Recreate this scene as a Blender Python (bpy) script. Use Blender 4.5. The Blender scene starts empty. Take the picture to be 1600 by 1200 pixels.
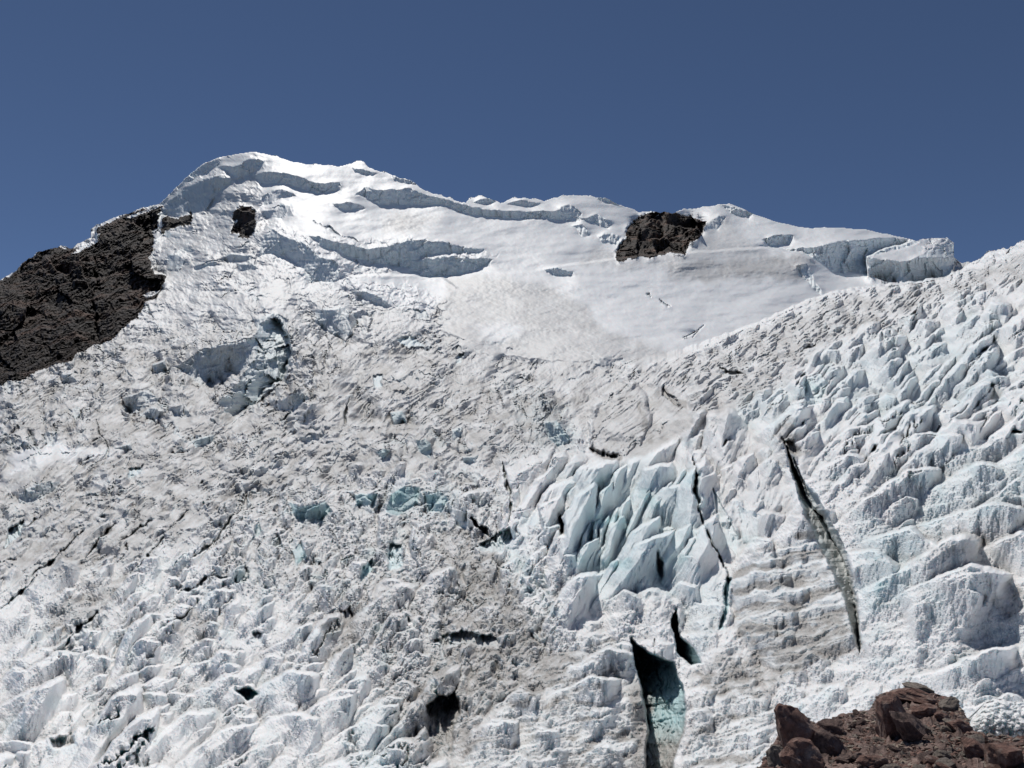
import bpy, bmesh, math, random
import numpy as np
from mathutils import Vector
random.seed(7)
rng = np.random.default_rng(11)
F32 = np.float32

# ------------------------------------------------------------------ camera
FPX = 1208.0                      # focal length in photo pixels (1600 wide)
PITCH = math.radians(12.0)
cp, sp = math.cos(PITCH), math.sin(PITCH)
def pos(x, y, d):
    """image pixel (x, y) and forward distance d -> world point"""
    a = (x - 800.0) / FPX * d  # pixel offset from the image centre, unprojected through the camera
    b = (600.0 - y) / FPX * d
    return a, d * cp - b * sp, d * sp + b * cp

scene = bpy.context.scene
COL = scene.collection

# ------------------------------------------------------------------ grid
STEP = 1.15
gx = np.arange(-200, 1860, STEP, dtype=F32)
gy = np.arange(226, 1345, STEP, dtype=F32)
NX, NY = len(gx), len(gy)
X, Y = np.meshgrid(gx, gy)

# ------------------------------------------------------------------ noise
def _h(ix, iy, seed):
    n = (ix.astype(np.int64) * 374761393 + iy.astype(np.int64) * 668265263 + seed * 2147483647) & 0xffffffff
    n = ((n ^ (n >> 13)) * 1274126177) & 0xffffffff
    return n ^ (n >> 16)
def gnoise(x, y, seed=0):
    x0 = np.floor(x); y0 = np.floor(y)
    fx = (x - x0).astype(F32); fy = (y - y0).astype(F32)
    ix = x0.astype(np.int32); iy = y0.astype(np.int32)
    u = fx * fx * fx * (fx * (fx * 6 - 15) + 10); v = fy * fy * fy * (fy * (fy * 6 - 15) + 10)
    def g(dx, dy):
        a = (_h(ix + dx, iy + dy, seed) & 0xffff).astype(F32) * F32(2 * math.pi / 65536)
        return np.cos(a) * (fx - dx) + np.sin(a) * (fy - dy)
    a, b, c, d = g(0, 0), g(1, 0), g(0, 1), g(1, 1)
    return ((a + (b - a) * u) * (1 - v) + (c + (d - c) * u) * v) * F32(1.5)
def fbm(x, y, oct=4, seed=0, gain=0.5):
    s = 0; a = 1.0
    for o in range(oct):
        s = s + a * gnoise(x * F32(2 ** o * 1.03), y * F32(2 ** o * 0.97), seed + o * 17); a *= gain
    return s
def ridge(x, y, oct=3, seed=0, gain=0.5):
    s = 0; a = 1.0
    for o in range(oct):
        s = s + a * (1 - 2 * np.abs(gnoise(x * F32(2 ** o), y * F32(2 ** o), seed + o * 31))); a *= gain
    return s
def facets(x, y, seed=0):
    """Voronoi cells, each a randomly tilted plane"""
    ix = np.floor(x).astype(np.int32); iy = np.floor(y).astype(np.int32)
    best = np.full(x.shape, 9e9, F32); out = np.zeros(x.shape, F32)
    for dx in (-1, 0, 1):
        for dy in (-1, 0, 1):
            cx, cy = ix + dx, iy + dy
            h1 = _h(cx, cy, seed); h2 = _h(cx, cy, seed + 77)
            px = cx + (h1 & 0xffff).astype(F32) / 65536; py = cy + (h2 & 0xffff).astype(F32) / 65536
            ax = ((h1 >> 16) & 0xffff).astype(F32) / 32768 - 1; ay = ((h2 >> 16) & 0xffff).astype(F32) / 32768 - 1
            ex, ey = x - px, y - py
            d = ex * ex + ey * ey
            m = d < best
            best = np.where(m, d, best)
            out = np.where(m, ex * ax * 1.3 + ey * ay * 1.3 + ax * .35, out)
    return out
def rot(x, y, deg):
    """coordinate along / across a direction that climbs to the right by deg"""
    c, s = math.cos(math.radians(deg)), math.sin(math.radians(deg))
    return x * c - y * s, x * s + y * c
def sstep(a, b, v):
    t = np.clip((v - a) / (b - a), 0, 1); return t * t * (3 - 2 * t)
def fftk(sh):
    ky = np.fft.fftfreq(sh[0])[:, None] * 2 * math.pi; kx = np.fft.rfftfreq(sh[1])[None] * 2 * math.pi
    return kx, ky
def mirror(a): a = np.concatenate([a, a[::-1]], 0); return np.concatenate([a, a[:, ::-1]], 1)
def blur(a, px):
    s = px / STEP; m = mirror(a); kx, ky = fftk(m.shape)
    return np.fft.irfft2(np.fft.rfft2(m) * np.exp(-(kx ** 2 + ky ** 2) * s * s / 2), m.shape)[:NY, :NX].astype(F32)

WX = fbm(X / 26, Y / 26, 4, 901) * 3.2
WY = fbm(X / 26, Y / 26, 4, 951) * 3.2

# ------------------------------------------------------------------ shapes
def win(pts, pad):
    xs = [p[0] for p in pts]; ys = [p[1] for p in pts]
    i0 = max(0, int((min(xs) - pad - gx[0]) / STEP)); i1 = min(NX, int((max(xs) + pad - gx[0]) / STEP) + 2)
    j0 = max(0, int((min(ys) - pad - gy[0]) / STEP)); j1 = min(NY, int((max(ys) + pad - gy[0]) / STEP) + 2)
    return slice(j0, max(j1, j0 + 1)), slice(i0, max(i1, i0 + 1))
def sdf(pts, pad=12, warp=1.0):
    """signed distance to a polygon (negative inside) on its window"""
    w = win(pts, pad + 4); x = X[w] + WX[w] * warp; y = Y[w] + WY[w] * warp
    d2 = np.full(x.shape, 1e12, F32); ins = np.zeros(x.shape, bool)
    n = len(pts)
    for i in range(n):
        x1, y1 = pts[i]; x2, y2 = pts[(i + 1) % n]
        ex, ey = x2 - x1, y2 - y1
        t = np.clip(((x - x1) * ex + (y - y1) * ey) / (ex * ex + ey * ey + 1e-9), 0, 1)
        d2 = np.minimum(d2, (x - x1 - t * ex) ** 2 + (y - y1 - t * ey) ** 2)
        if y1 != y2:
            c = ((y1 <= y) & (y2 > y)) | ((y2 <= y) & (y1 > y))
            ins ^= c & (x < (y - y1) / (y2 - y1) * (x2 - x1) + x1)
    d = np.sqrt(d2)
    return w, np.where(ins, -d, d)
def ldist(pts, pad=12, warp=1.0):
    w = win(pts, pad + 4); x = X[w] + WX[w] * warp; y = Y[w] + WY[w] * warp
    d2 = np.full(x.shape, 1e12, F32); tt = np.zeros(x.shape, F32); n = len(pts) - 1
    for i in range(n):
        x1, y1 = pts[i]; x2, y2 = pts[i + 1]; ex, ey = x2 - x1, y2 - y1
        t = np.clip(((x - x1) * ex + (y - y1) * ey) / (ex * ex + ey * ey + 1e-9), 0, 1)
        d = (x - x1 - t * ex) ** 2 + (y - y1 - t * ey) ** 2
        m = d < d2; d2 = np.where(m, d, d2); tt = np.where(m, (i + t) / n, tt)
    return w, np.sqrt(d2), tt
def soft(pts, s, warp=1.0):
    """full-size soft mask"""
    m = np.zeros((NY, NX), F32); w, d = sdf(pts, s * 1.5, warp); m[w] = sstep(s, -s, d); return m

# ------------------------------------------------------------------ skyline
SK = [(-160,520),(-60,470),(0,437),(25,420),(50,400),(60,393),(95,386),(115,386),(128,378),(141,370),(138,359),(150,350),(190,336),
 (225,324),(250,318),(265,303),(280,289),(295,273),(320,254),(345,245),(380,238),(400,237),(430,243),(460,254),(490,256),
 (530,259),(548,256),(556,251),(568,252),(576,262),(610,272),(640,282),(665,298),(700,308),(728,315),(736,308),(752,305),
 (770,311),(782,317),(800,309),(818,308),(835,310),(850,312),(870,308),(900,303),(925,305),(950,310),(975,322),(1000,330),
 (1025,329),(1050,333),(1062,327),(1100,323),(1120,320),(1140,318),(1160,325),(1180,335),(1220,348),(1260,356),(1300,355),
 (1350,358),(1400,368),(1432,376),(1445,372),(1480,371),(1491,379),(1491,402),(1503,410),(1520,406),(1545,395),(1575,387),
 (1600,376),(1650,352),(1740,330),(1760,325)]
skx = np.array([p[0] for p in SK], F32); sky_ = np.array([p[1] for p in SK], F32)
S = np.interp(gx, skx, sky_).astype(F32)
rough = np.interp(gx, [-160,120,140,240,330,560,600,720,860,980,1040,1100,1160,1480,1500,1600,1760],
                      [2.6,2.2,1.2,1.4,.8,.8,1.2,2.2,1.8,1.4,2.0,1.2,.5,.6,2.6,3.2,3.2]).astype(F32)
S = S + fbm(gx[None] / 16, gx[None] * 0 + .37, 4, 5)[0] * rough * 1.4

# ridge edge of the near slope (hides the plateau behind it)
RG = [(700,640),(800,604),(880,594),(950,588),(1010,572),(1050,556),(1090,541),(1130,525),(1180,507),(1230,484),(1280,463),
      (1330,451),(1390,444),(1430,441),(1480,432),(1515,413),(1545,395),(1600,376),(1760,320)]
rgx = np.array([p[0] for p in RG], F32); rgy = np.array([p[1] for p in RG], F32)
RL = np.interp(gx, rgx, rgy).astype(F32) + fbm(gx[None] / 14, gx[None] * 0 + .7, 4, 8)[0] * 2.6

# ------------------------------------------------------------------ base distances
def tps(ctrl):
    c = np.array(ctrl, float); p = c[:, :2] / 500; v = np.log(c[:, 2]); n = len(p)
    def U(a, b):
        r2 = ((a[:, None] - b[None]) ** 2).sum(2); return np.where(r2 > 0, .5 * r2 * np.log(r2 + 1e-12), 0)
    A = np.zeros((n + 3, n + 3)); A[:n, :n] = U(p, p) + np.eye(n) * .03
    A[:n, n] = 1; A[:n, n + 1:] = p; A[n, :n] = 1; A[n + 1:, :n] = p.T
    w = np.linalg.solve(A, np.concatenate([v, np.zeros(3)]))
    cxs = np.linspace(gx[0], gx[-1], 80); cys = np.linspace(gy[0], gy[-1], 50)
    q = np.stack(np.meshgrid(cxs, cys), 2).reshape(-1, 2) / 500
    z = (U(q, p) @ w[:n] + w[n] + q @ w[n + 1:]).reshape(50, 80)
    zi = np.array([np.interp(gx, cxs, r) for r in z])
    iy = np.clip((gy - cys[0]) / (cys[1] - cys[0]), 0, 48.999); j = iy.astype(int); f = (iy - j)[:, None]
    return (zi[j] * (1 - f) + zi[j + 1] * f).astype(F32)
common = [(0,700,250),(0,850,125),(0,1000,70),(0,1200,40),(400,700,235),(400,850,122),(400,1000,70),(400,1200,38),
          (800,700,215),(800,850,108),(800,1000,62),(800,1200,34),(-140,1340,30),(800,1340,25),(1740,1340,19),(1200,1200,29)]
LF = tps(common + [(400,237,1350),(0,437,880),(60,392,980),(250,318,1260),(0,600,430),(200,520,580),(300,400,900),(700,310,1350),
    (900,303,1500),(1010,330,1400),(1030,400,1080),(1250,356,1350),(1400,370,1250),(1490,380,1150),(800,540,520),(900,420,900),
    (1100,500,640),(1250,440,850),(600,500,590),(480,600,350),(200,620,380),(800,620,340),(1600,350,1250),(1600,450,900),(1200,700,200)])
LN = tps(common + [(1740,335,150),(1600,376,175),(1500,415,220),(1280,462,330),(1100,540,400),(950,585,420),(800,610,345),(1600,600,88),(1600,800,52),
    (1600,1000,34),(1600,1200,24),(1200,600,210),(1200,800,84),(1200,1000,48),(1000,700,185),(1000,850,98),(1000,1000,58),(400,600,380),(0,600,430)])
bw = np.interp(gx, [0, 700, 900, 1020, 1120, 1200], [90, 90, 45, 12, 3.0, 1.6]).astype(F32)
mN = sstep(-1, 1, (Y - RL[None]) / bw[None])
mN = mN * 1.0
dLF = -np.gradient(LF, STEP, axis=0); dLN = -np.gradient(LN, STEP, axis=0)
LB = LF * (1 - mN) + LN * mN
G = np.clip(blur(dLF * (1 - mN) + dLN * mN, 14), .0012, .006)      # local log-depth growth per pixel
far = sstep(300, 700, np.exp(LB))

DL = np.zeros((NY, NX), F32)      # direct relief (units: pixels of local growth)
GY = np.zeros((NY, NX), F32)      # growth cancelled (1 = vertical)
dirt_shade = np.zeros((NY, NX), F32); blue = np.zeros((NY, NX), F32); rockm = np.zeros((NY, NX), F32)
ftex = np.zeros((NY, NX), F32)    # where faces get ribbed texture
HM = np.zeros((NY, NX), F32)      # crevasses and pits
calm = np.zeros((NY, NX), F32)    # where the surface is smooth snow

def cliff(pts, s=.93, bl=.3, lip=0, warp=.7, tex=1.0, push=0):
    w, d = sdf(pts, 4, warp); m = sstep(1.2, -1.6, d)
    GY[w] = np.maximum(GY[w], m * s); blue[w] = np.maximum(blue[w], m * bl); ftex[w] = np.maximum(ftex[w], m * tex)
    calm[w] *= (1 - m)
    if push: DL[w] += m * push
def hole(pts, depth, bl=.5, dt=.3, warp=.7, edge=1.4, lean=0, jag=2.0, off=False):
    w, d = sdf(pts, 4, warp); d = d + gnoise(X[w] / 6, Y[w] / 6, 73) * jag; m = sstep(edge, -edge, d)
    ins = d < 0; ys = Y[w]; yt = np.where(ins, ys, 1e9).min(0, keepdims=True); yb = np.where(ins, ys, -1e9).max(0, keepdims=True)
    fr = np.clip((yb - ys) / np.maximum(yb - yt, 1), 0, 1) ** .45 * 1.15
    if lean:
        xs = X[w]; xl = np.where(ins, xs, 1e9).min(1, keepdims=True); xr = np.where(ins, xs, -1e9).max(1, keepdims=True)
        u = np.clip((xs - xl) / np.maximum(xr - xl, 1), 0, 1); fr = (1 - u) if lean > 0 else u
        fr = (.35 if off else 0) + fr ** .8 * 1.1
    HM[w] = np.maximum(HM[w], m); DL[w] += m * depth * fr; blue[w] = np.maximum(blue[w], m * bl); dirt_shade[w] = np.maximum(dirt_shade[w], m * dt)
    calm[w] *= (1 - m)
def crack(pts, width, depth, bl=.3, dt=.3, warp=1.5):
    w, d, t = ldist(pts, width + 3, warp)
    jx, jy = X[w], Y[w]
    ww = width * np.clip(4 * t * (1 - t), .25, 1) * .5 * np.clip(.75 + 1.5 * gnoise(jx / 17, jy / 17, 71) + .6 * gnoise(jx / 5, jy / 5, 72), .1, 1.6)
    m = sstep(ww + .9, ww - .9, d)
    HM[w] = np.maximum(HM[w], m); DL[w] += m * depth; blue[w] = np.maximum(blue[w], m * bl); dirt_shade[w] = np.maximum(dirt_shade[w], m * dt)
def stain(pts, v, s=20, warp=3.0, tgt=None):
    t = dirt_shade if tgt is None else tgt
    w, d = sdf(pts, s * 1.5, warp); m = sstep(s, -s, d); t[w] = t[w] * (1 - m) + v * m

# ------------------------------------------------------------------ regions
A_snow = [(560,255),(1440,330),(1440,470),(1280,470),(1180,515),(1040,560),(880,570),(760,560),(690,520),(700,470),(640,440),(560,440),(600,430),(780,400),(640,370),(560,375),(470,350),(440,300),(430,250)]
R_snow = soft(A_snow, 10)
R_snow = R_snow * (1 - mN * sstep(1000, 1080, X))
R_av = soft([(250,300),(400,280),(410,400),(480,450),(700,480),(700,540),(450,520),(300,560),(150,620),(0,640),(0,600),(200,500)], 20)
R_left = soft([(-200,560),(300,520),(700,520),(900,560),(1050,560),(900,680),(760,740),(560,780),(330,830),(150,900),(-200,980)], 40)
R_low = soft([(-200,930),(150,900),(330,850),(560,880),(640,960),(640,1100),(700,1400),(-200,1400)], 40)
R_mid = soft([(330,800),(560,740),(760,720),(900,900),(880,1010),(700,1180),(680,1400),(600,1100),(560,960),(330,900)], 30)
R_flute = soft([(790,770),(880,730),(960,690),(1080,690),(1110,800),(1135,900),(1060,960),(1000,930),(900,980),(780,940),(770,880)], 16)
R_strp = soft([(880,990),(1010,900),(1130,960),(1140,880),(1190,840),(1280,800),(1340,1010),(1230,1080),(1210,1180),(1180,1400),(690,1400),(720,1170),(800,1080)], 14)
R_rtop = soft([(1000,580),(1180,507),(1280,463),(1480,432),(1900,290),(1900,400),(1500,470),(1300,540),(1180,640),(1060,690),(930,700),(920,620)], 20)
R_rlump = soft([(1120,690),(1180,620),(1300,540),(1480,460),(1900,380),(1900,760),(1560,700),(1450,740),(1300,760),(1200,680)], 20)
R_rlow = soft([(1260,740),(1450,720),(1600,680),(1900,700),(1900,1400),(1180,1400),(1222,1088),(1312,1018),(1318,900)], 16)
R_cser = soft([(1060,690),(1140,650),(1210,690),(1260,800),(1190,850),(1140,900),(1110,830),(1085,760)], 12)
R_dome = soft([(925,660),(940,620),(1000,602),(1045,600),(1082,640),(1082,662),(1040,692),(1000,714),(962,712),(925,700)], 5)

calm[:] = np.maximum(R_snow, R_dome * .5)
for p_ in ([(335,248),(400,234),(480,252),(445,270),(412,262),(405,247),(390,243),(362,256),(345,262)], [(140,348),(200,326),(255,310),(252,320),(200,335),(150,362)], [(395,262),(430,262),(540,285),(545,300),(530,310),(460,300),(450,330),(500,350),(520,380),(470,365),(440,350)], [(20,705),(90,690),(140,700),(190,700),(190,705),(130,722),(60,735),(15,735)], [(0,735),(60,735),(50,760),(0,770)], [(290,640),(330,655),(300,675),(250,660)], [(350,470),(380,450),(380,480)], [(424,482),(455,480),(470,500),(430,503)], [(400,455),(440,440),(450,470),(420,480)]):
    calm[:] = np.maximum(calm, soft(p_, 8, 2) * .85)
dirt_shade[:] = .10
for m, v in ((R_av,.34),(R_left,.66),(R_low,.13),(R_mid,.38),(R_rtop,.5),(R_rlump,.15),(R_rlow,.17),(R_cser,.28),(R_flute,.16),(R_strp,.2),(R_dome,.62),(R_snow,.07)):
    dirt_shade = dirt_shade * (1 - m) + m * v
for p, v in (([(700,436),(770,428),(850,442),(905,470),(950,520),(1010,548),(900,575),(760,570),(690,530),(672,490)], .5),
             ([(1035,412),(1180,400),(1268,402),(1250,440),(1190,432),(1110,440),(1050,432)], .6),
             ([(940,412),(1060,396),(1160,390),(1200,396),(1090,408),(960,424)], .4),
             ([(800,545),(1000,535),(1060,545),(1000,600),(800,620),(700,570)], .5),
             ([(590,345),(640,335),(690,340),(660,360),(600,362)], .5),
             ([(910,405),(935,392),(968,395),(960,408),(915,412)], .45),
             ([(1085,345),(1130,335),(1160,360),(1190,395),(1070,397),(1100,362)], .34)):
    stain(p, v, 9, 2.5)
stain([(745,510),(790,500),(822,512),(815,530),(770,536),(748,528)], .12, 8, 2)
stain([(20,705),(90,690),(140,700),(190,700),(200,690),(190,705),(130,722),(60,735),(15,735)], .05, 8, 3)
stain([(545,440),(600,432),(690,440),(700,462),(670,485),(600,475),(560,455)], .02, 5, 1)
for p, v in (([(690,930),(740,900),(800,940),(850,1010),(900,1040),(850,1080),(760,1100),(740,1180),(650,1180),(640,1080),(690,1030)], .85),
             ([(520,950),(560,940),(580,1000),(540,1030),(500,1000)], .8),
             ([(700,790),(760,840),(800,900),(840,980),(780,960),(700,880)], .75),
             ([(1090,1050),(1180,1020),(1220,1070),(1150,1090),(1100,1080)], .8),
             ([(1010,1060),(1060,1110),(1050,1200),(1000,1200),(980,1140)], .8),
             ([(1180,985),(1320,960),(1340,1020),(1230,1050)], .72),
             ([(1220,640),(1260,690),(1250,720),(1215,700)], .8),
             ([(1560,930),(1640,900),(1640,960),(1560,960)], .6),
             ([(0,740),(200,700),(420,640),(560,600),(640,640),(420,740),(200,860),(0,900)], .62),
             ([(70,950),(130,910),(200,900),(180,950),(90,1000)], .6),
             ([(280,965),(330,960),(330,985),(290,990)], .8),
             ([(1100,610),(1180,560),(1290,500),(1400,470),(1290,520),(1180,600)], .6),
             ([(1400,880),(1500,840),(1640,780),(1640,800),(1500,870)], .5)):
    stain(p, v, 18, 6)
stain([(880,740),(1000,720),(1080,740),(1110,830),(1060,920),(930,930),(890,880)], .55, 30, 4, blue)
stain([(600,755),(720,760),(720,800),(600,800)], .4, 14, 4, blue)
stain([(1340,830),(1450,820),(1420,940),(1340,960)], .5, 20, 4, blue)
stain([(1280,560),(1560,480),(1600,600),(1400,680),(1290,640)], .3, 40, 6, blue)
stain([(1430,700),(1640,690),(1640,800),(1430,830)], .3, 30, 6, blue)
stain([(780,590),(890,640),(900,700),(820,690)], .45, 20, 6, blue)
stain([(1150,610),(1250,600),(1250,670),(1150,670)], .35, 14, 4, blue)
stain([(600,1080),(560,1150),(540,1220),(640,1220)], .35, 30, 6, blue)

# ------------------------------------------------------------------ fins: overlapping, elongated ice lumps with an arched crest
FN = np.zeros((NY, NX), F32)
def fin(cx, cy, ln, wd, deg, A, skew=-.25, cap=.28, bend=0.0, top=None):
    a = math.radians(deg); ux, uy = math.cos(a), -math.sin(a)       # axis, pointing up-right
    R = ln * .62 + wd
    w = win([(cx, cy)], R); x = X[w] + WX[w] * .8 - cx; y = Y[w] + WY[w] * .8 - cy
    s = .5 - (x * ux + y * uy) / ln                                  # 0 at the crest end, 1 at the tail
    t = (x * -uy + y * ux) / (wd * .5) + bend * (s - .5) ** 2 * 4    # + on the lower right side
    wdt = np.clip(1.15 - .45 * s, .3, 1.2)
    t = t / wdt
    pw = 1.02 + .55 * ((cx * 7.3 + cy * 3.1) % 1)
    tl = -np.clip(1 - np.where(s < cap, (cap - s) / cap, 0) ** pw, 0, 1) ** (1 / pw)   # crest line: arched at the top
    e = (t - tl) / .22                                               # sharp on the crest side
    fall = np.clip((1 - t) / (1 - skew), 0, 1) ** 1.15               # long even face falling away on the other side
    capf = sstep(0, .10, s - cap * (1 - np.clip(1 - np.abs(np.clip(t, -1, 1)) ** pw, 0, 1) ** (1 / pw)))
    h = A * sstep(0, 1, e) * fall * capf * np.clip(1 - s, 0, 1) ** 1.1
    h[(s < 0) | (s > 1) | (np.abs(t) > 1)] = 0
    FN[w] = np.maximum(FN[w], h.astype(F32))
def fins(region, n, ln, wd, deg, A, jd=10, seed=0, far_scale=None):
    r = random.Random(seed); k = 0; tries = 0
    while k < n and tries < n * 40:
        tries += 1
        i = r.randrange(NX); j = r.randrange(NY)
        if region[j, i] < .5: continue
        k += 1
        if calm[j, i] > .4 or R_dome[j, i] > .02: continue
        sc = math.exp(r.gauss(0, .4)) * (far_scale(gx[i], gy[j]) if far_scale else 1)
        L = ln * sc * r.uniform(.8, 1.3); W = wd * sc * r.uniform(.7, 1.25)
        fin(float(gx[i]), float(gy[j]), L, W, deg + r.gauss(0, jd), A * L * r.uniform(.6, 1.15), r.uniform(-.6, .1), r.uniform(.15, .35), r.uniform(-.5, .5))
sy = lambda a, b, lo, hi: (lambda x, y: lo + (hi - lo) * min(1, max(0, (y - a) / (b - a))))
fins(R_low, 440, 76, 25, 41, .62, 10, 1, sy(900, 1200, .6, 1.35))
fins(R_low, 260, 30, 12, 42, .4, 14, 2, sy(900, 1200, .7, 1.3))
fins(R_mid, 420, 30, 15, 45, .6, 28, 3)
fins(R_left, 1300, 20, 6, 36, .30, 10, 4, sy(600, 900, .55, 1.5))
fins(R_rlump, 300, 66, 18, 41, .60, 8, 5, sy(480, 700, .6, 1.2))
fins(R_rtop, 700, 26, 6, 33, .40, 8, 6, sy(480, 640, .6, 1.2))
fins(R_flute, 46, 120, 38, 60, .6, 7, 7)
fins(R_cser, 60, 44, 22, 52, .6, 16, 8)
fins(R_strp, 90, 60, 34, 28, .35, 14, 9)
fins(R_rlow, 46, 130, 46, 26, .55, 8, 10)
fins(R_rlow, 160, 50, 18, 26, .45, 10, 11)
P1 = soft([(560,720),(640,695),(740,690),(770,705),(730,755),(620,760)], 8); P2 = soft([(720,665),(800,630),(865,655),(850,700),(760,712)], 8); P3 = soft([(620,615),(700,590),(800,615),(780,640),(700,650)], 10)
fins(P1, 60, 52, 12, 33, .6, 6, 21); fins(P2, 50, 54, 12, 47, .6, 7, 22); fins(P3, 60, 40, 6, 28, .3, 5, 23)
for a in ((820,735,110,84,66),(748,805,90,80,80),(660,860,90,36,110),(690,930,110,70,64),(660,945,80,40,60),(610,935,70,60,60),(700,1020,50,34,70),(730,1030,60,34,75),(560,900,60,50,50),(230,890,60,40,50),(160,900,60,24,52),(330,905,60,46,60),(300,925,50,34,60)):
    fin(a[0], a[1], a[2], a[3], a[4], a[2] * .7, -.3, .3)
# individual lumps, each placed at image pixel coordinates
for a in ((1375,542,70,36,50),(1330,560,60,26,48),(1440,520,62,34,45),(1445,530,36,22,60),(1550,500,80,46,40),(1390,580,60,24,45),(1300,590,60,26,50),
          (1325,600,70,24,40),(1460,660,40,40,60),(1490,640,44,34,45),(1400,650,40,24,30),(1540,600,60,40,35),(1340,640,80,24,38),
          (1185,632,70,30,52),(1215,640,62,30,55),(1240,648,56,26,55),(1160,655,50,24,45),
          (1480,700,150,70,35),(1510,760,150,60,25),(1520,820,200,60,14),(1400,860,130,70,12),(1480,930,230,80,18),(1360,700,60,24,50),
          (985,745,90,34,62),(960,770,110,30,66),(1020,770,120,70,60),(940,800,120,28,70),(1040,850,70,46,55),(1085,860,80,60,60),(1075,895,70,56,55),
          (960,850,110,34,72),(910,880,110,30,60),(880,830,90,24,60),(850,860,110,60,58),(830,900,120,40,62),(1000,700,70,26,45),(1050,690,70,24,35),
          (1200,830,80,60,45),(1240,840,90,70,45),(1180,870,80,50,45),(1160,740,80,40,60),
          (130,1010,80,34,40),(60,1060,90,36,38),(20,1070,70,36,38),(210,1030,110,46,34),(180,1085,110,34,42),(260,1110,90,40,42),(230,1150,120,50,42),
          (90,1110,90,36,40),(310,1120,80,46,40),(120,1040,70,24,45),(300,950,60,30,45),(640,1020,60,30,50),(430,1150,90,60,60),(480,1180,70,40,70),
          (800,1110,110,50,30),(760,1160,130,60,32),(850,1160,60,44,40),(930,1050,150,60,25),(900,1090,160,50,22),(960,950,100,44,22)):
    fin(a[0], a[1], a[2], a[3], a[4], a[2] * .72, -.3, .25)
for k in range(14):   # tall flutes of the main ice fall
    fin(895 + k * 15 + random.uniform(-4, 4), 880 - k * 9 + random.uniform(-12, 12), 110, 17, 72 - k * 1.2, 60, -.3, .2, .5)

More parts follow.
